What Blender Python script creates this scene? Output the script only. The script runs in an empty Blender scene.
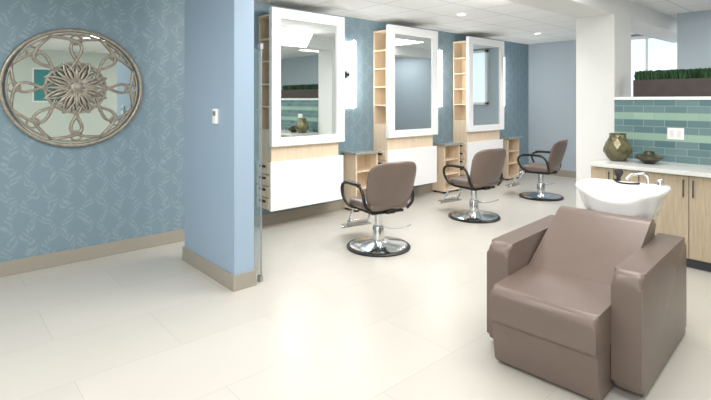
import bpy, bmesh, math, random
from mathutils import Vector, Matrix
random.seed(4)
scene=bpy.context.scene
COL=scene.collection
try: scene.view_settings.view_transform='Standard'
except Exception: pass

def lin(c):
    return tuple(((v/255)/12.92 if v/255<=0.04045 else (((v/255)+0.055)/1.055)**2.4) for v in c)+(1,)
# ---------------------------------------------------------------- materials
def mat(name,col,rough=0.5,metal=0.0,noise=0.0,nscale=8,bump=0.0,bscale=200,emit=None,estr=0,spec=None,coat=0,trans=0,stretch=(1,1,1),alpha=None):
    m=bpy.data.materials.new(name); m.use_nodes=True
    nt=m.node_tree; b=nt.nodes['Principled BSDF']
    b.inputs['Base Color'].default_value=lin(col)
    b.inputs['Roughness'].default_value=rough; b.inputs['Metallic'].default_value=metal
    if spec is not None: b.inputs['Specular IOR Level'].default_value=spec
    if coat: b.inputs['Coat Weight'].default_value=coat
    if trans: b.inputs['Transmission Weight'].default_value=trans
    if alpha is not None: b.inputs['Alpha'].default_value=alpha
    if emit is not None:
        b.inputs['Emission Color'].default_value=lin(emit); b.inputs['Emission Strength'].default_value=estr
    tc=nt.nodes.new('ShaderNodeTexCoord'); mp=nt.nodes.new('ShaderNodeMapping')
    mp.inputs['Scale'].default_value=stretch
    nt.links.new(tc.outputs['Object'],mp.inputs['Vector'])
    if noise:
        n=nt.nodes.new('ShaderNodeTexNoise'); n.inputs['Scale'].default_value=nscale; n.inputs['Detail'].default_value=4
        nt.links.new(mp.outputs[0],n.inputs['Vector'])
        r=nt.nodes.new('ShaderNodeValToRGB')
        c=lin(col)
        r.color_ramp.elements[0].position=0.3; r.color_ramp.elements[1].position=0.7
        r.color_ramp.elements[0].color=tuple(max(0,v*(1-noise)) for v in c[:3])+(1,)
        r.color_ramp.elements[1].color=tuple(min(1,v*(1+noise)) for v in c[:3])+(1,)
        nt.links.new(n.outputs['Fac'],r.inputs['Fac']); nt.links.new(r.outputs[0],b.inputs['Base Color'])
    if bump:
        n2=nt.nodes.new('ShaderNodeTexNoise'); n2.inputs['Scale'].default_value=bscale
        nt.links.new(mp.outputs[0],n2.inputs['Vector'])
        bp=nt.nodes.new('ShaderNodeBump'); bp.inputs['Strength'].default_value=bump; bp.inputs['Distance'].default_value=0.002
        nt.links.new(n2.outputs['Fac'],bp.inputs['Height']); nt.links.new(bp.outputs[0],b.inputs['Normal'])
    return m

def wallpaper():
    """tone-on-tone leafy damask: mirrored curved leaf strokes, distorted, on a drop repeat"""
    m=mat('wallpaper_blue',(118,150,166),0.5)
    nt=m.node_tree; b=nt.nodes['Principled BSDF']; N=nt.nodes; L=nt.links
    def math_(op,a,c=None,d=None):
        n=N.new('ShaderNodeMath'); n.operation=op
        for i,v in enumerate((a,c,d)):
            if v is None: continue
            if isinstance(v,(int,float)): n.inputs[i].default_value=v
            else: L.new(v,n.inputs[i])
        return n.outputs[0]
    tc=N.new('ShaderNodeTexCoord'); sp=N.new('ShaderNodeSeparateXYZ')
    nz=N.new('ShaderNodeTexNoise'); nz.inputs['Scale'].default_value=9; nz.inputs['Detail'].default_value=1.5
    L.new(tc.outputs['Object'],nz.inputs['Vector'])
    vm=N.new('ShaderNodeVectorMath'); vm.operation='MULTIPLY_ADD'; vm.inputs[1].default_value=(.13,.13,.13)
    L.new(nz.outputs['Color'],vm.inputs[0]); L.new(tc.outputs['Object'],vm.inputs[2]); L.new(vm.outputs[0],sp.inputs[0])
    x=math_('DIVIDE',sp.outputs['X'],0.15); z=math_('DIVIDE',sp.outputs['Z'],0.26)
    px=math_('PINGPONG',x,0.5)
    zz=math_('ADD',z,math_('MULTIPLY',math_('FLOOR',x),0.5))
    fz=math_('FRACT',zz)
    bend=math_('MULTIPLY',math_('POWER',px,1.5),24.0)
    s1=math_('SINE',math_('SUBTRACT',math_('MULTIPLY',fz,31.4),bend))
    e=math_('SUBTRACT',math_('SINE',math_('MULTIPLY',fz,3.1416)),math_('MULTIPLY',px,2.1))
    env=math_('SMOOTH_MIN',math_('MAXIMUM',math_('MULTIPLY',e,4.0),0.0),1.0,0.2)
    s2=math_('MINIMUM',math_('MAXIMUM',math_('MULTIPLY',math_('ADD',s1,0.2),1.6),0.0),1.0)
    leaf=math_('MULTIPLY',s2,env)
    r=N.new('ShaderNodeMixRGB'); r.inputs[1].default_value=lin((123,146,158)); r.inputs[2].default_value=lin((138,159,169))
    L.new(leaf,r.inputs['Fac']); L.new(r.outputs[0],b.inputs['Base Color'])
    r2=N.new('ShaderNodeMapRange'); r2.inputs['To Min'].default_value=0.46; r2.inputs['To Max'].default_value=0.38
    L.new(leaf,r2.inputs['Value']); L.new(r2.outputs[0],b.inputs['Roughness'])
    return m

def floor_mat():
    m=mat('floor_porcelain_tile',(205,200,190),0.33)
    nt=m.node_tree; b=nt.nodes['Principled BSDF']; N=nt.nodes; L=nt.links
    tc=N.new('ShaderNodeTexCoord')
    br=N.new('ShaderNodeTexBrick'); br.offset=0.5
    br.inputs['Scale'].default_value=1; br.inputs['Brick Width'].default_value=1.2; br.inputs['Row Height'].default_value=0.6
    br.inputs['Mortar Size'].default_value=0.0016; br.inputs['Mortar Smooth'].default_value=0.1
    br.inputs['Color1'].default_value=lin((200,196,188)); br.inputs['Color2'].default_value=lin((195,191,183)); br.inputs['Mortar'].default_value=lin((174,169,160))
    L.new(tc.outputs['Object'],br.inputs['Vector'])
    n=N.new('ShaderNodeTexNoise'); n.inputs['Scale'].default_value=1.1; n.inputs['Detail'].default_value=2; n.inputs['Roughness'].default_value=0.4
    L.new(tc.outputs['Object'],n.inputs['Vector'])
    r=N.new('ShaderNodeValToRGB'); r.color_ramp.elements[0].position=0.2; r.color_ramp.elements[1].position=0.8
    r.color_ramp.elements[0].color=(0.92,0.92,0.92,1); r.color_ramp.elements[1].color=(1,1,1,1)
    L.new(n.outputs['Fac'],r.inputs['Fac'])
    mx=N.new('ShaderNodeMixRGB'); mx.blend_type='MULTIPLY'; mx.inputs['Fac'].default_value=1
    L.new(br.outputs['Color'],mx.inputs[1]); L.new(r.outputs[0],mx.inputs[2]); L.new(mx.outputs[0],b.inputs['Base Color'])
    b.inputs['Roughness'].default_value=0.31
    return m

def ceiling_mat():
    m=mat('ceiling_acoustic_tile',(236,236,234),0.85)
    nt=m.node_tree; b=nt.nodes['Principled BSDF']; N=nt.nodes; L=nt.links
    tc=N.new('ShaderNodeTexCoord')
    br=N.new('ShaderNodeTexBrick'); br.offset=0
    br.inputs['Scale'].default_value=1; br.inputs['Brick Width'].default_value=0.6; br.inputs['Row Height'].default_value=0.6
    br.inputs['Mortar Size'].default_value=0.008
    br.inputs['Color1'].default_value=lin((242,242,242)); br.inputs['Color2'].default_value=lin((238,238,238)); br.inputs['Mortar'].default_value=lin((200,200,200))
    L.new(tc.outputs['Object'],br.inputs['Vector']); L.new(br.outputs['Color'],b.inputs['Base Color'])
    return m

def tile_mat():
    m=mat('glass_subway_tile',(95,135,145),0.12)
    nt=m.node_tree; b=nt.nodes['Principled BSDF']; N=nt.nodes; L=nt.links
    tc=N.new('ShaderNodeTexCoord'); sp=N.new('ShaderNodeSeparateXYZ'); cb=N.new('ShaderNodeCombineXYZ')
    L.new(tc.outputs['Object'],sp.inputs[0])
    zz=N.new('ShaderNodeMath'); zz.operation='SUBTRACT'; zz.inputs[1].default_value=0.9
    L.new(sp.outputs['Z'],zz.inputs[0]); L.new(sp.outputs['Y'],cb.inputs['X']); L.new(zz.outputs[0],cb.inputs['Y'])
    def brick(c1,c2):
        br=N.new('ShaderNodeTexBrick'); br.offset=0.5
        br.inputs['Scale'].default_value=1; br.inputs['Brick Width'].default_value=0.2; br.inputs['Row Height'].default_value=0.0733
        br.inputs['Mortar Size'].default_value=0.003; br.inputs['Bias'].default_value=0
        br.inputs['Color1'].default_value=lin(c1); br.inputs['Color2'].default_value=lin(c2); br.inputs['Mortar'].default_value=lin((146,162,160))
        L.new(cb.outputs[0],br.inputs['Vector']); return br
    a=brick((88,118,124),(112,138,140)); g=brick((142,172,156),(154,184,166))
    def band(z0,z1):
        g1=N.new('ShaderNodeMath'); g1.operation='GREATER_THAN'; g1.inputs[1].default_value=z0
        g2=N.new('ShaderNodeMath'); g2.operation='LESS_THAN'; g2.inputs[1].default_value=z1
        mm=N.new('ShaderNodeMath'); mm.operation='MULTIPLY'
        L.new(zz.outputs[0],g1.inputs[0]); L.new(zz.outputs[0],g2.inputs[0]); L.new(g1.outputs[0],mm.inputs[0]); L.new(g2.outputs[0],mm.inputs[1]); return mm
    b1=band(0.0733*3,0.0733*4); b2=band(0.0733*6,0.0733*7)
    s=N.new('ShaderNodeMath'); s.operation='ADD'; L.new(b1.outputs[0],s.inputs[0]); L.new(b2.outputs[0],s.inputs[1])
    mx=N.new('ShaderNodeMixRGB'); L.new(s.outputs[0],mx.inputs['Fac']); L.new(a.outputs['Color'],mx.inputs[1]); L.new(g.outputs['Color'],mx.inputs[2])
    L.new(mx.outputs[0],b.inputs['Base Color'])
    return m

M={}
M['paper']=wallpaper(); M['floor']=floor_mat(); M['ceil']=ceiling_mat(); M['tile']=tile_mat()
M['blue']=mat('paint_light_blue',(154,175,195),0.5,bump=0.1,bscale=300)
M['farblue']=mat('paint_pale_grey_blue',(178,190,200),0.6)
M['white']=mat('paint_white',(224,224,222),0.6,bump=0.05)
M['sage']=mat('paint_pale_sage',(204,212,204),0.6)
M['base']=mat('baseboard_taupe',(160,153,142),0.45)
M['wood']=mat('maple_wood',(228,208,182),0.42,noise=0.08,nscale=6,stretch=(6,6,0.6))
M['oak']=mat('washed_oak',(184,168,144),0.45,noise=0.14,nscale=8,stretch=(6,9,0.5))
M['lacq']=mat('white_lacquer',(244,244,244),0.25)
M['mirror']=mat('mirror_glass',(232,238,236),0.02,1.0)
M['chrome']=mat('chrome',(215,218,220),0.13,1.0)
M['steel']=mat('brushed_steel',(180,182,184),0.3,1.0)
M['black']=mat('black_plastic',(16,16,18),0.35)
M['vinyl']=mat('taupe_vinyl',(110,95,87),0.34,noise=0.05,nscale=5,bump=0.15,bscale=350)
M['vinyld']=mat('dark_taupe_vinyl',(90,78,72),0.42,bump=0.15,bscale=350)
M['ceramic']=mat('white_ceramic',(238,238,238),0.12,coat=0.3)
M['counter']=mat('white_quartz',(218,219,216),0.25,noise=0.04,nscale=60)
M['bronze']=mat('aged_silver_bronze',(160,152,140),0.36,0.6,noise=0.2,nscale=30)
M['vase']=mat('olive_bronze_glaze',(108,104,78),0.26,0.5,noise=0.3,nscale=14)
M['bowlm']=mat('dark_bronze_glaze',(86,82,66),0.3,0.6,noise=0.3,nscale=14)
M['dbrown']=mat('espresso_wood',(66,56,54),0.5,noise=0.15,nscale=10)
M['grass']=mat('boxwood_green',(46,80,48),0.7,noise=0.4,nscale=40)
M['lamp']=mat('frosted_lamp',(255,255,250),0.4,emit=(255,254,250),estr=16)
M['can']=mat('downlight_lens',(255,255,250),0.4,emit=(255,250,238),estr=4)
M['win']=mat('window_daylight',(220,235,245),0.3,emit=(215,232,248),estr=0.8)
M['glass']=mat('clear_glass',(205,225,222),0.05,alpha=0.25)
M['dglass']=mat('smoked_glass',(150,158,156),0.08,spec=0.7)
M['screen']=mat('lcd_screen',(120,130,120),0.3)
M['green']=mat('teal_paint',(60,140,140),0.5)
M['dgrey']=mat('dark_grey_metal',(62,66,72),0.4)

# ---------------------------------------------------------------- mesh helpers
def finish(name,bm,m,parent=None,smooth=False,angle=None):
    bmesh.ops.recalc_face_normals(bm,faces=bm.faces[:])
    me=bpy.data.meshes.new(name); bm.to_mesh(me); bm.free()
    me.materials.append(m)
    if smooth:
        for p in me.polygons: p.use_smooth=True
        if angle:
            try: me.set_sharp_from_angle(angle=math.radians(angle))
            except Exception: pass
    o=bpy.data.objects.new(name,me); COL.objects.link(o)
    if parent: o.parent=parent
    return o
def box(name,x,y,z,m,parent=None,bevel=0,seg=2,deform=None,cuts=0):
    bm=bmesh.new(); bmesh.ops.create_cube(bm,size=1)
    for v in bm.verts:
        v.co=Vector((x[0]+(v.co.x+.5)*(x[1]-x[0]),y[0]+(v.co.y+.5)*(y[1]-y[0]),z[0]+(v.co.z+.5)*(z[1]-z[0])))
    if cuts: bmesh.ops.subdivide_edges(bm,edges=bm.edges[:],cuts=cuts,use_grid_fill=True)
    if bevel:
        bmesh.ops.bevel(bm,geom=bm.edges[:],offset=bevel,segments=seg,profile=0.5,affect='EDGES')
    if deform:
        for v in bm.verts: v.co=deform(v.co)
    return finish(name,bm,m,parent,smooth=bool(bevel) and seg>2,angle=40)
def boxes(name,lst,m,parent=None,bevel=0):
    bm=bmesh.new()
    for x,y,z in lst:
        r=bmesh.ops.create_cube(bm,size=1)
        for v in r['verts']:
            v.co=Vector((x[0]+(v.co.x+.5)*(x[1]-x[0]),y[0]+(v.co.y+.5)*(y[1]-y[0]),z[0]+(v.co.z+.5)*(z[1]-z[0])))
    if bevel: bmesh.ops.bevel(bm,geom=bm.edges[:],offset=bevel,segments=2,profile=0.5,affect='EDGES')
    return finish(name,bm,m,parent)
def cushion(name,size,m,parent=None,n=5,k=5,cuts=14,deform=None,axis='z'):
    bm=bmesh.new(); bmesh.ops.create_cube(bm,size=2)
    bmesh.ops.subdivide_edges(bm,edges=bm.edges[:],cuts=cuts,use_grid_fill=True)
    for v in bm.verts:
        p=v.co
        p=Vector([math.sin(c*math.pi/2*0.96)/math.sin(math.pi/2*0.96) for c in p])
        x,y,z=abs(p.x),abs(p.y),abs(p.z)
        if axis=='z': a,b2,c=x,y,z
        elif axis=='y': a,b2,c=x,z,y
        else: a,b2,c=y,z,x
        r=((a**n+b2**n)**(k/n)+c**k)**(1/k)
        p=p/r
        v.co=Vector((p.x*size[0]/2,p.y*size[1]/2,p.z*size[2]/2))
        if deform: v.co=deform(v.co)
    return finish(name,bm,m,parent,smooth=True)
def lathe(name,prof,m,parent=None,c=(0,0),n=40,angle=35):
    bm=bmesh.new(); rings=[]
    for r,z in prof:
        if r<1e-6: rings.append([bm.verts.new((c[0],c[1],z))])
        else: rings.append([bm.verts.new((c[0]+r*math.cos(2*math.pi*i/n),c[1]+r*math.sin(2*math.pi*i/n),z)) for i in range(n)])
    for A,B in zip(rings,rings[1:]):
        for i in range(n):
            j=(i+1)%n
            if len(A)==1 and len(B)>1: bm.faces.new((A[0],B[i],B[j]))
            elif len(B)==1 and len(A)>1: bm.faces.new((A[i],A[j],B[0]))
            elif len(A)>1: bm.faces.new((A[i],A[j],B[j],B[i]))
    return finish(name,bm,m,parent,smooth=True,angle=angle)
def smoothpts(P,sub=8,closed=False):
    P=[Vector(p) for p in P]; out=[]; n=len(P)
    rng=n if closed else n-1
    for i in range(rng):
        if closed: p0,p1,p2,p3=P[(i-1)%n],P[i],P[(i+1)%n],P[(i+2)%n]
        else: p0,p1,p2,p3=P[max(i-1,0)],P[i],P[i+1],P[min(i+2,n-1)]
        for s in range(sub):
            t=s/sub
            out.append(0.5*((2*p1)+(-p0+p2)*t+(2*p0-5*p1+4*p2-p3)*t*t+(-p0+3*p1-3*p2+p3)*t**3))
    if not closed: out.append(P[-1])
    return out
def add_tube(bm,P,r,closed=False,n=10,flat=1.0,ref=None):
    P=[Vector(p) for p in P]; rings=[]; N=len(P); prev=None
    for i,p in enumerate(P):
        if closed: t=(P[(i+1)%N]-P[i-1]).normalized()
        else: t=(P[min(i+1,N-1)]-P[max(i-1,0)]).normalized()
        if ref is not None and abs(ref.dot(t))<.95: u=ref-ref.dot(t)*t
        elif prev is None:
            a=Vector((0,0,1)) if abs(t.z)<0.9 else Vector((1,0,0)); u=a-a.dot(t)*t
        else: u=prev-prev.dot(t)*t
        u.normalize(); prev=u; w=t.cross(u)
        rr=r[i] if isinstance(r,(list,tuple)) else r
        rings.append([bm.verts.new(p+u*(rr*flat*math.cos(2*math.pi*k/n))+w*(rr*math.sin(2*math.pi*k/n))) for k in range(n)])
    for i in range(N if closed else N-1):
        A,B=rings[i],rings[(i+1)%N]
        for k in range(n): bm.faces.new((A[k],A[(k+1)%n],B[(k+1)%n],B[k]))
    if not closed:
        bm.faces.new(rings[0]); bm.faces.new(rings[-1][::-1])
def tube(name,P,r,m,parent=None,closed=False,sub=8,n=10,flat=1.0):
    bm=bmesh.new(); add_tube(bm,smoothpts(P,sub,closed) if sub else P,r,closed,n,flat)
    return finish(name,bm,m,parent,smooth=True,angle=60)
def tubes(name,lst,m,parent=None,n=10):
    bm=bmesh.new()
    for P,r in lst: add_tube(bm,P,r,n=n)
    return finish(name,bm,m,parent,smooth=True,angle=60)
def prism_x(name,outline,x0,x1,m,parent=None,bevel=0.01,seg=3,deform=None):
    bm=bmesh.new()
    A=[bm.verts.new((x0,y,z)) for y,z in outline]; B=[bm.verts.new((x1,y,z)) for y,z in outline]
    f1=bm.faces.new(A); f2=bm.faces.new(B[::-1]); n=len(A)
    for i in range(n): bm.faces.new((A[i],B[i],B[(i+1)%n],A[(i+1)%n]))
    if bevel:
        ed=list(f1.edges)+list(f2.edges)
        bmesh.ops.bevel(bm,geom=ed,offset=bevel,segments=seg,profile=0.5,affect='EDGES')
    if deform:
        for v in bm.verts: v.co=deform(v.co)
    return finish(name,bm,m,parent,smooth=True,angle=50)
def roundpoly(pts,rad,seg=7):
    out=[]; n=len(pts)
    for i in range(n):
        p=Vector(pts[i]); a=Vector(pts[i-1])-p; b=Vector(pts[(i+1)%n])-p
        r=rad[i] if isinstance(rad,(list,tuple)) else rad
        if r<=0: out.append(tuple(p)); continue
        a.normalize(); b.normalize()
        s=p+a*r; e=p+b*r
        for k in range(seg+1):
            t=k/seg; q=s*(1-t)**2+p*2*t*(1-t)+e*t*t; out.append(tuple(q))
    return out
def thing(name,label,cat,loc=(0,0,0),rz=0,group=None):
    e=bpy.data.objects.new(name,None); COL.objects.link(e); e.empty_display_size=0.1
    e.location=loc; e.rotation_euler=(0,0,rz); e['label']=label; e['category']=cat
    if group: e['group']=group
    return e
def tag(o,label,cat,group=None):
    o['label']=label; o['category']=cat
    if group: o['group']=group
    return o
def struct(o): o['kind']='structure'; return o
def copy_tree(o,parent=None):
    c=o.copy(); COL.objects.link(c)
    if parent: c.parent=parent
    for ch in list(o.children): copy_tree(ch,c)
    return c

# ---------------------------------------------------------------- room shell
CZ=2.74; WY=5.2
struct(box('floor',(-3,9.7),(-3,WY+.1),(-.1,0),M['floor']))
struct(box('ceiling',(-3,9.7),(-3,WY+.1),(CZ,CZ+.1),M['ceil']))
struct(box('wall_back',(-3,9.7),(WY,WY+.1),(0,CZ),M['paper']))
struct(box('wall_far',(9.6,9.7),(-3,WY),(0,CZ),M['farblue']))
struct(box('wall_front',(-3,9.6),(-3.1,-3),(0,CZ),M['sage']))
struct(box('wall_near',(-3.1,-3),(-3,WY),(0,CZ),M['sage']))
struct(box('wall_partition',(1.85,2.03),(3.555,4.565),(0,CZ),M['blue']))
struct(box('wall_column',(5.8,6.32),(2.1,2.53),(0,CZ),M['white']))
struct(box('wall_divider',(5.8,6.3),(-1.5,2.1),(0,1.55),M['white']))
struct(box('wall_inner',(7.7,7.85),(-3,1.98),(0,CZ),M['farblue']))
struct(box('wall_bulkhead',(2.6,5.8),(2.1,2.53),(2.53,CZ),M['white']))
struct(box('wall_bulkhead_far',(6.32,9.6),(2.1,2.53),(2.53,CZ),M['white']))
struct(box('trim_1',(5.77,6.34),(-1.5,2.1),(1.55,1.585),M['lacq'],bevel=.006))
bb=0.13
struct(box('baseboard_back',(-3,9.6),(WY-.015,WY),(0,bb),M['base'],bevel=.003))
struct(box('baseboard_far',(9.585,9.6),(-3,WY-.015),(0,bb),M['base']))
struct(boxes('baseboard_partition',[((1.835,1.85),(3.54,4.58),(0,bb)),((2.03,2.045),(3.54,4.58),(0,bb)),((1.85,2.03),(3.54,3.555),(0,bb)),((1.85,2.03),(4.565,4.58),(0,bb))],M['base']))
struct(boxes('baseboard_column',[((5.785,5.8),(2.16,2.545),(0,bb)),((5.8,6.32),(2.53,2.545),(0,bb))],M['base']))
w=struct(box('window_1',(9.56,9.598),(2.35,3.5),(1.5,2.66),M['win']))
fr=boxes('window_frame',[((9.54,9.6),(2.30,2.36),(1.45,2.7)),((9.54,9.6),(3.48,3.54),(1.45,2.7)),((9.54,9.6),(2.3,3.54),(1.44,1.5)),((9.54,9.6),(2.3,3.54),(2.64,2.7)),((9.55,9.59),(2.9,2.94),(1.5,2.66))],M['lacq'],w)

# ---------------------------------------------------------------- styling station
G='styling stations along the wall'
def station():
    s=thing('styling_station','tall maple styling station with white-framed mirror and floating white cabinet','salon station',(3.0,WY,0),0,G)
    D=-0.30
    body=boxes('body',[((.27,1.06),(D,-.005),(.81,2.58)),
        ((.03,.27),(D,D+.02),(.81,2.58)),((.03,.27),(-.025,-.005),(.81,2.58)),
        ((.03,.27),(D+.02,-.025),(2.555,2.58)),((.03,.27),(D+.02,-.025),(.81,1.2))],M['wood'],s)
    for i in range(1,5):
        z=1.2+i*(1.355/5)
        box('shelf',(.035,.27),(D+.02,-.025),(z-.01,z+.01),M['wood'],s)
    x0,x1,z0,z1,t=0,1.12,1.0,2.645,.125
    F0,F1=D-.06,D
    boxes('mirror_frame',[((x0,x1),(F0,F1),(z1-t,z1)),((x0,x1),(F0,F1),(z0,z0+t-.02)),((x0,x0+t),(F0,F1),(z0+t-.02,z1-t)),((x1-t,x1),(F0,F1),(z0+t-.02,z1-t))],M['lacq'],s)
    box('mirror',(x0+t,x1-t),(F0+.02,F1),(z0+t-.02,z1-t),M['mirror'],s)
    cab=box('cabinet',(.02,1.11),(D-.005,-.005),(.24,.81),M['wood'],s)
    box('front_panel',(.0,1.12),(D-.035,D-.005),(.235,.815),M['lacq'],s,bevel=.003)
    for i in range(4):
        z0=.255+i*.138
        d=box('drawer',(-.005,.02),(D+.005,-.015),(z0,z0+.126),M['wood'],s,bevel=.003)
        box('handle',(-.022,-.005),(D+.07,-.10),(z0+.076,z0+.1),M['black'],d,bevel=.003)
    return s
st=station()
for k in (1,2):
    c=copy_tree(st); c.location.x=3.0+1.96*k
G2='side cabinets between stations'
def sidecab():
    s=thing('side_cabinet','low maple open-shelf cabinet with smoked glass top','cabinet',(4.4,WY,0),0,G2)
    D=-.27
    boxes('body',[((0,.02),(D,-.016),(.03,.8)),((.40,.42),(D,-.016),(.03,.8)),((.02,.40),(-.03,-.016),(.03,.8)),((.02,.4),(D,-.03),(.03,.06)),((.02,.4),(D,-.03),(.78,.8))],M['wood'],s)
    for z in (.30,.54): box('shelf',(.02,.4),(D+.01,-.03),(z,z+.018),M['wood'],s)
    for q in (((.01,.05),(D+.01,D+.05)),((.37,.41),(D+.01,D+.05)),((.01,.05),(-.07,-.03)),((.37,.41),(-.07,-.03))):
        box('foot',q[0],q[1],(0,.03),M['black'],s)
    box('counter_top',(-.04,.46),(D-.05,-.002),(.8,.825),M['dglass'],s,bevel=.004)
    return s
sc=sidecab()
for k in (1,2):
    c=copy_tree(sc); c.location.x=4.4+1.96*k
G3='vertical wall lights beside the mirrors'
def sconce():
    s=thing('wall_sconce','slim vertical frosted tube wall light with black bracket','wall light',(4.5,WY,1.42),0,G3)
    lathe('lamp_shade',[(0,0.02),(.046,.02),(.046,.96),(0,.96)],M['lamp'],s,c=(.01,-.08),n=20)
    lathe('cap',[(0,.0),(.048,.0),(.048,.02),(0,.02)],M['chrome'],s,c=(.01,-.08),n=20)
    lathe('cap',[(0,.96),(.048,.96),(.048,.98),(0,.98)],M['chrome'],s,c=(.01,-.08),n=20)
    boxes('bracket',[((-.065,.02),(-.03,-.001),(.44,.54)),((-.05,-.03),(-.08,-.03),(.47,.51))],M['black'],s,bevel=.003)
    return s
sn=sconce()
for k in (1,2):
    c=copy_tree(sn); c.location.x=4.5+1.96*k

# ---------------------------------------------------------------- salon chair
G4='hydraulic salon chairs in a row'
def chair():
    s=thing('salon_chair','taupe vinyl hydraulic salon chair, black arms, round chrome base','chair',(3.54,3.61,0),0,G4)
    lathe('base',[(0,.0),(.305,.0),(.315,.012),(.308,.028),(.27,.040),(.12,.062),(.08,.075),(0,.075)],M['chrome'],s,n=56)
    lathe('base_ring',[(.302,.0),(.334,.002),(.336,.016),(.325,.026),(.304,.03)],M['black'],s,n=56)
    lathe('hydraulic_column',[(0,.07),(.062,.07),(.062,.21),(.055,.23),(.04,.235),(.04,.37),(.1,.385),(.1,.4),(0,.4)],M['chrome'],s,n=32)
    tube('pump_lever',[(.05,-.02,.2),(.16,-.06,.19),(.27,-.1,.2),(.33,-.12,.22)],.009,M['chrome'],s)
    boxes('underframe',[((-.19,.19),(-.19,.19),(.395,.42)),((-.05,.05),(-.24,-.15),(.40,.44))],M['black'],s,bevel=.004)
    cushion('seat',(.50,.50,.12),M['vinyl'],s,n=6,k=3.2,deform=lambda c:Vector((c.x,c.y+.01,c.z+.475-.02*(c.y>0)*abs(c.y)*2)))
    def bend(c):
        v=(c.z+.23)/.46
        w=1.06+.10*v
        x=c.x*w
        return Vector((x,c.y-.215-.15*v+.9*x*x*(0.6+.4*v)*.9,c.z+.70))
    cushion('backrest',(.52,.085,.48),M['vinyl'],s,n=3.8,k=2.6,cuts=16,axis='y',deform=bend)
    for sx in (-1,1):
        P=[(sx*.22,-.20,.43),(sx*.285,-.21,.50),(sx*.30,-.19,.60),(sx*.30,-.13,.672),(sx*.30,0,.69),(sx*.30,.15,.685),(sx*.30,.235,.655),(sx*.30,.255,.59),(sx*.295,.22,.51),(sx*.27,.16,.445),(sx*.2,.12,.415)]
        a=tube('armrest',P,.0165,M['black'],s,sub=6,flat=1.0)
        cushion('arm_pad',(.056,.32,.038),M['black'],a,n=4,k=3,cuts=6,deform=lambda c:Vector((c.x+sx*.30,c.y+.04,c.z+.695)))
    F=[]
    for sx in (-1,1):
        F.append((smoothpts([(sx*.12,.12,.40),(sx*.12,.27,.385),(sx*.12,.34,.33),(sx*.13,.43,.17),(sx*.13,.47,.125)],6),.012))
    F.append(([(-.19,.47,.125),(.19,.47,.125)],.014)); F.append(([(-.15,.41,.2),(.15,.41,.2)],.010))
    fo=tubes('footrest',F,M['chrome'],s)
    box('footplate',(-.16,.16),(.40,.53),(.135,.15),M['steel'],fo,bevel=.004)
    return s
ch=chair(); ch.rotation_euler.z=math.radians(-12)
c2=copy_tree(ch); c2.location=(5.39,3.69,0); c2.rotation_euler.z=math.radians(-10)
c3=copy_tree(ch); c3.location=(7.3,3.74,0); c3.rotation_euler.z=math.radians(8)

# ---------------------------------------------------------------- shampoo chair
SL=(3.175,1.315,0); SR=math.radians(90+3.5)
def shampoo():
    s=thing('shampoo_chair','taupe vinyl shampoo backwash lounge chair with boxy arms','chair',SL,SR)
    ol=roundpoly([(.50,.035),(.50,.65),(-.55,.655),(-.55,.02),(.40,.02)],[.05,.085,.08,.04,.04],8)
    for sx in (-1,1):
        x0,x1=(.292,.435) if sx>0 else (-.438,-.292)
        prism_x('armrest',ol,x0,x1,M['vinyl'],s,bevel=.028,seg=4)
    prism_x('base',roundpoly([(.70,.27),(-.47,.27),(-.47,.015),(.665,.015)],[.02,.02,.02,.02],4),-.288,.288,M['vinyl'],s,bevel=.012,seg=3)
    prism_x('seat',roundpoly([(.725,.262),(.73,.462),(.12,.475),(.12,.262)],[.03,.07,.03,.01],8),-.291,.291,M['vinyl'],s,bevel=.022,seg=4)
    prism_x('backrest',roundpoly([(.33,.41),(-.22,.79),(-.33,.775),(-.37,.69),(-.22,.5),(.14,.30)],[.03,.042,.042,.04,.05,.03],6),-.287,.287,M['vinyl'],s,bevel=.025,seg=4,
        deform=lambda c:Vector((c.x-.025*max(0,(c.z-.4)/.4),c.y,c.z)))
    box('pedestal',(-.17,.17),(-.50,-.30),(.265,.66),M['vinyld'],s,bevel=.02,seg=4)
    return s
sh=shampoo()
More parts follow.
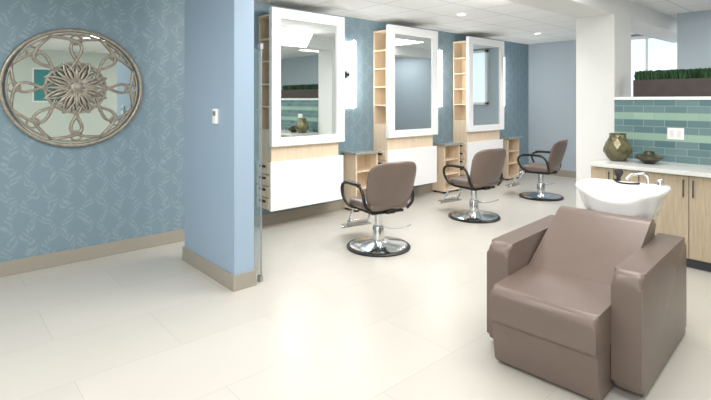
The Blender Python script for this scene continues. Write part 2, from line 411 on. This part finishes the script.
def basin():
    s=thing('shampoo_bowl','white ceramic shampoo basin with chrome faucet and black sprayer','sink',SL,SR)
    n=64; bm=bmesh.new(); cy=-.58; cx=-.04
    def ring(sc,dz,neck=1.0,lift=1.0):
        R=[]
        for i in range(n):
            t=2*math.pi*i/n; ct,sn_=math.cos(t),math.sin(t)
            e=2/3.2
            x=.285*sc*math.copysign(abs(ct)**e,ct)+cx; y=.26*sc*math.copysign(abs(sn_)**e,sn_)
            g=math.exp(-((t-math.pi/2)/.42)**2)
            y-= .065*neck*g*sc
            z=.905+dz-.07*g*lift + .015*abs(ct)**2*lift
            R.append(bm.verts.new((x,cy+y,z)))
        return R
    seq=[(.28,-.235,0,0),(.55,-.225,.1,0),(.74,-.18,.4,.2),(.85,-.11,.8,.6),(.93,-.04,1,1),(1.0,-.012,1,1),(1.012,.006,1,1),(.985,.018,1,1),(.90,.010,1,1),(.85,-.02,.9,.9),(.80,-.08,.6,.4),(.66,-.15,.3,.1),(.35,-.185,0,0),(.08,-.195,0,0)]
    rings=[ring(*q) for q in seq]
    for A,B in zip(rings,rings[1:]):
        for i in range(n): bm.faces.new((A[i],A[(i+1)%n],B[(i+1)%n],B[i]))
    bm.faces.new(rings[0]); bm.faces.new(rings[-1][::-1])
    finish('basin',bm,M['ceramic'],s,smooth=True)
    box('deck',(-.29,.12),(-.87,-.78),(.87,.925),M['ceramic'],s,bevel=.02,seg=4)
    tube('faucet',[(-.15,-.82,.92),(-.15,-.82,.97),(-.13,-.79,1.0),(-.08,-.71,1.0),(-.05,-.66,.97)],.011,M['chrome'],s)
    lathe('faucet_handle',[(0,.92),(.022,.92),(.02,.955),(.012,.97),(0,.97)],M['chrome'],s,c=(-.23,-.82),n=20)
    tube('hose',[(.05,-.82,.92),(.07,-.77,.94),(.02,-.71,.93),(-.05,-.73,.925),(-.1,-.79,.925)],.007,M['black'],s)
    lathe('sprayer',[(0,.92),(.014,.92),(.016,.955),(.026,.97),(.034,.99),(.026,1.01),(0,1.016)],M['black'],s,c=(.05,-.82),n=20)
    lathe('drain',[(0,.712),(.03,.712),(.03,.716),(0,.718)],M['chrome'],s,c=(cx,-.58),n=20)
    return s
basin()

# ---------------------------------------------------------------- counter + base cabinets
G5='base cabinets under the white worktop'
def basecab(y0,y1):
    s=thing('base_cabinet','washed oak base cabinet with two flat doors and bar handles','cabinet',(5.2,y0,0),0,G5)
    W=y1-y0
    box('body',(.02,.575),(0,W),(.09,.86),M['oak'],s)
    box('toe_kick',(.06,.575),(0.0,W),(0,.09),M['dgrey'],s)
    for i in range(2):
        a=W/2*i+.003; b=W/2*(i+1)-.003
        d=box('door',(.0,.02),(a,b),(.10,.852),M['oak'],s,bevel=.002)
        hy=b-.035 if i==0 else a+.035
        h=tubes('handle',[([(-.028,hy,.66),(-.028,hy,.82)],.006),([(-.028,hy,.68),(.002,hy,.68)],.004),([(-.028,hy,.80),(.002,hy,.80)],.004)],M['dgrey'],d)
    return s
for (a,b) in ((1.66,2.12),(.83,1.66),(0,.83),(-.83,0)):
    basecab(a+.002,b-.002)
tag(box('worktop',(5.15,5.798),(-1.2,2.098),(.862,.9),M['counter'],bevel=.003),'white quartz worktop over oak cabinets','countertop')
tag(box('tile_backsplash',(5.785,5.797),(-1.2,2.095),(.9,1.548),M['tile']),'teal glass subway tile backsplash with two pale green stripes','backsplash')
o=thing('wall_outlet','white double wall outlet on the tile','outlet',(5.784,1.50,1.2))
box('cover_plate',(-.006,0),(-.075,.075),(-.06,.06),M['lacq'],o,bevel=.002)
for q in ((-.05,-.015),(.015,.05)): box('socket',(-.008,-.006),q,(-.035,.035),M['white'],o)
def facet_vase():
    bm=bmesh.new(); n=10; prof=[(.055,0),(.085,.04),(.108,.085),(.108,.115),(.09,.165),(.066,.215),(.06,.245),(.066,.255),(.054,.255),(.05,.2)]
    rings=[]
    for j,(r,z) in enumerate(prof):
        off=math.pi/n*(j%2) if j<6 else 0
        rings.append([bm.verts.new((r*math.cos(2*math.pi*i/n+off),r*math.sin(2*math.pi*i/n+off),z)) for i in range(n)])
    for j,(A,B) in enumerate(zip(rings,rings[1:])):
        for i in range(n):
            if j<6:
                if j%2==0: bm.faces.new((A[i],A[(i+1)%n],B[i])); bm.faces.new((A[(i+1)%n],B[(i+1)%n],B[i]))
                else: bm.faces.new((A[i],B[(i+1)%n],B[i])); bm.faces.new((A[i],A[(i+1)%n],B[(i+1)%n]))
            else: bm.faces.new((A[i],A[(i+1)%n],B[(i+1)%n],B[i]))
    bm.faces.new(rings[0]); bm.faces.new(rings[-1])
    return finish('vase',bm,M['vase'])
v=facet_vase(); v.location=(5.5,1.96,.9); v.scale=(1.3,1.3,1.15); tag(v,'rounded faceted olive bronze vase on the worktop','vase')
b=lathe('decorative_bowl',[(0,0),(.05,0),(.055,.012),(.12,.05),(.128,.075),(.09,.095),(.05,.10),(.045,.125),(.035,.125),(.035,.1),(0,.095)],M['bowlm'],n=14,angle=15)
b.location=(5.5,1.66,.9); tag(b,'low dark bronze lidded bowl on the worktop','bowl')
p=thing('planter_box','long espresso planter box filled with clipped green grass','planter',(6.03,0,1.585))
boxes('planter',[((-.1,.1),(.55,.57),(0,.19)),((-.1,.1),(1.93,1.95),(0,.19)),((-.1,-.08),(.57,1.93),(0,.19)),((.08,.1),(.57,1.93),(0,.19)),((-.08,.08),(.57,1.93),(0,.15))],M['dbrown'],p)
bm=bmesh.new()
for i in range(3600):
    x=random.uniform(-.085,.085); y=random.uniform(.57,1.93); h=random.uniform(.09,.15); t=random.uniform(0,6.28); w=.007
    lx,ly=random.uniform(-.03,.03),random.uniform(-.03,.03)
    a=bm.verts.new((x-w*math.cos(t),y-w*math.sin(t),.15)); c=bm.verts.new((x+w*math.cos(t),y+w*math.sin(t),.15))
    d=bm.verts.new((x+lx+w*math.cos(t),y+ly+w*math.sin(t),.15+h)); e=bm.verts.new((x+lx-w*math.cos(t),y+ly-w*math.sin(t),.15+h*.95)); bm.faces.new((a,c,d,e))
me=bpy.data.meshes.new('grass'); bm.to_mesh(me); bm.free(); me.materials.append(M['grass'])
g=bpy.data.objects.new('grass',me); COL.objects.link(g); g.parent=p; g['kind']='stuff'

# ---------------------------------------------------------------- fretwork wall mirror
def fret():
    s=thing('wall_mirror','round mirror overlaid with aged silver floral fretwork of looping petals','mirror',(1.05,WY,1.665))
    bm=bmesh.new()
    SX,SZ=1.03,.96
    def P(r,t,y=-.035): return (SX*r*math.cos(t),y,SZ*r*math.sin(t))
    N=72; ref=Vector((0,1,0))
    circ=lambda R,cx=0,cz=0,n=N,y=-.035:[(SX*(cx+R*math.cos(2*math.pi*i/n)),y,SZ*(cz+R*math.sin(2*math.pi*i/n))) for i in range(n)]
    add_tube(bm,circ(.568),.018,True,8,.8,ref)
    add_tube(bm,circ(.53),.010,True,6,1,ref)
    add_tube(bm,circ(.245),.012,True,6,1,ref)
    for k in range(8):
        t=2*math.pi*k/8+math.pi/8
        def petal(w,r0,r1,pw,y):
            pts=[]
            for sgn,seq in ((1,range(0,13)),(-1,range(12,-1,-1))):
                for j in seq:
                    u=j/12; r=r0+(r1-r0)*u
                    pts.append((r,sgn*w*math.sin(math.pi*u**pw)))
            return [(SX*(r*math.cos(t)-q*math.sin(t)),y,SZ*(r*math.sin(t)+q*math.cos(t))) for r,q in pts]
        Q=petal(.20,.16,.535,1.25,-.036)
        add_tube(bm,Q[:13],.014,False,6,.8,ref); add_tube(bm,Q[13:],.014,False,6,.8,ref)
        a=t+math.pi/8
        add_tube(bm,circ(.045,.475*math.cos(a),.475*math.sin(a),20),.009,True,6,.8,ref)
    finish('fretwork_frame',bm,M['bronze'],s,smooth=True)
    bm=bmesh.new()
    for k in range(16):
        a=2*math.pi*k/16
        add_tube(bm,[P(.05,a,-.05),P(.10,a,-.056),P(.15,a,-.056),P(.19,a,-.05),P(.225,a,-.045)],[.008,.013,.018,.013,.003],False,8,.6,ref)
    for k in range(8):
        a=2*math.pi*k/8+math.pi/8
        for sgn in (-1,1):
            Q=smoothpts([P(.05,a,-.055),P(.13,a+sgn*.25,-.06),P(.21,a+sgn*.12,-.055),P(.27,a,-.045)],5)
            add_tube(bm,Q,.009,False,6,.8,ref)
        add_tube(bm,circ(.018,.245*math.cos(a+math.pi/8),.245*math.sin(a+math.pi/8),12,-.045),.008,True,6,1,ref)
    add_tube(bm,[(0,-.03,0),(0,-.062,0),(0,-.072,0)],[.06,.05,.02],False,20)
    finish('medallion',bm,M['bronze'],s,smooth=True,angle=50)
    bm=bmesh.new(); add_tube(bm,[(0,-.002,0),(0,-.02,0)],.545,False,72)
    finish('mirror_glass',bm,M['mirror'],s)
    return s
fret()
t=thing('thermostat','small white wall thermostat with grey display','thermostat',(1.85,3.87,1.41))
box('housing',(-.025,-.0),(-.04,.04),(-.065,.065),M['lacq'],t,bevel=.006,seg=3)
box('display',(-.027,-.025),(-.026,.026),(.005,.045),M['screen'],t)
t=thing('glass_panel','narrow clear glass panel with steel rod beside the partition','glass panel',(2.12,3.6,0))
box('glass',(-.004,.004),(0,.9),(.05,2.0),M['glass'],t)
tubes('rod',[([(0,-.012,0),(0,-.012,2.02)],.006)],M['steel'],t)
box('clip',(-.015,.015),(-.02,.03),(.0,.05),M['steel'],t,bevel=.003); box('clip',(-.015,.015),(-.02,.03),(1.98,2.03),M['steel'],t,bevel=.003)

t=thing('wall_art','framed teal abstract print on the pale wall','picture',(2.3,-3,1.9))
boxes('picture_frame',[((-.5,.5),(0,.03),(.37,.4)),((-.5,.5),(0,.03),(-.4,-.37)),((-.5,-.47),(0,.03),(-.37,.37)),((.47,.5),(0,.03),(-.37,.37))],M['lacq'],t)
box('canvas',(-.47,.47),(0,.015),(-.37,.37),M['green'],t)

# ---------------------------------------------------------------- lights
G6='recessed ceiling downlights'
def downlight():
    s=thing('recessed_downlight','round white recessed ceiling downlight, lit','ceiling light',(5.5,3.97,CZ),0,G6)
    lathe('trim_ring',[(.062,-.0),(.085,-.0),(.085,-.008),(.062,-.012),(.062,0)],M['lacq'],s,n=32)
    lathe('lens',[(0,-.001),(.062,-.001),(.062,-.005),(0,-.005)],M['can'],s,n=32)
    return s
dl=downlight()
pos=[(5.5,3.97),(8.07,4.2),(3.0,3.97),(7.3,3.1),(4.3,3.1)]
for x,y in pos[1:]:
    c=copy_tree(dl); c.location=(x,y,CZ)
K=.84
for x,y in pos:
    L=bpy.data.lights.new('downlight_beam','SPOT'); L.energy=50*K; L.spot_size=math.radians(120); L.spot_blend=.8; L.shadow_soft_size=.22; L.color=(1,.98,.95)
    o=bpy.data.objects.new('downlight_beam',L); o.location=(x,y,CZ-.25); COL.objects.link(o)
def area(x,y,sx,sy,e,col=(1,.98,.955),tilt=0):  # fill areas below the ceiling, added to brighten the room; no fixtures there
    L=bpy.data.lights.new('added_fill_light','AREA'); L.shape='RECTANGLE'; L.size=sx; L.size_y=sy; L.energy=e*K; L.color=col
    o=bpy.data.objects.new('added_fill_light',L); o.location=(x,y,CZ-.02-(.1 if tilt else 0)); o.rotation_euler=(math.radians(tilt),0,0); COL.objects.link(o)
area(-.5,3,1.2,1.2,68); area(-.5,0,1.2,1.2,58); area(2.8,0.6,1.2,1.2,42); area(1.6,2.0,1.0,1.0,34); area(4.2,1.5,.9,.9,32) ; area(5.0,-1.5,1.2,1.2,45)
area(8.7,1.0,1.2,1.2,35); area(7,3.0,1,.8,20); area(6.9,.8,.8,.8,15)
area(3.1,2.85,1.2,.3,26,tilt=50); area(4.5,2.75,1.2,.3,26,tilt=50)  # added fills tilted at the stations to whiten the mirror frames
L=bpy.data.lights.new('daylight','AREA'); L.shape='RECTANGLE'; L.size=2.4; L.size_y=2; L.energy=75*K; L.color=(.94,.97,1)
o=bpy.data.objects.new('daylight',L); o.location=(-2.95,0,1.5); COL.objects.link(o)
o.rotation_euler=Vector((1,0,0)).to_track_quat('-Z','Y').to_euler()
w=bpy.data.worlds.new('world'); scene.world=w; w.use_nodes=True
w.node_tree.nodes['Background'].inputs[0].default_value=(.8,.88,1,1); w.node_tree.nodes['Background'].inputs[1].default_value=.5

# ---------------------------------------------------------------- camera
cd=bpy.data.cameras.new('camera'); cam=bpy.data.objects.new('camera',cd); COL.objects.link(cam)
cd.sensor_width=36; cd.lens=479/711*36; cd.shift_y=-100/711; cd.clip_start=.05
cam.location=(0,0,1.55); cam.rotation_euler=(math.radians(90),0,math.radians(48.3-90))
scene.camera=cam
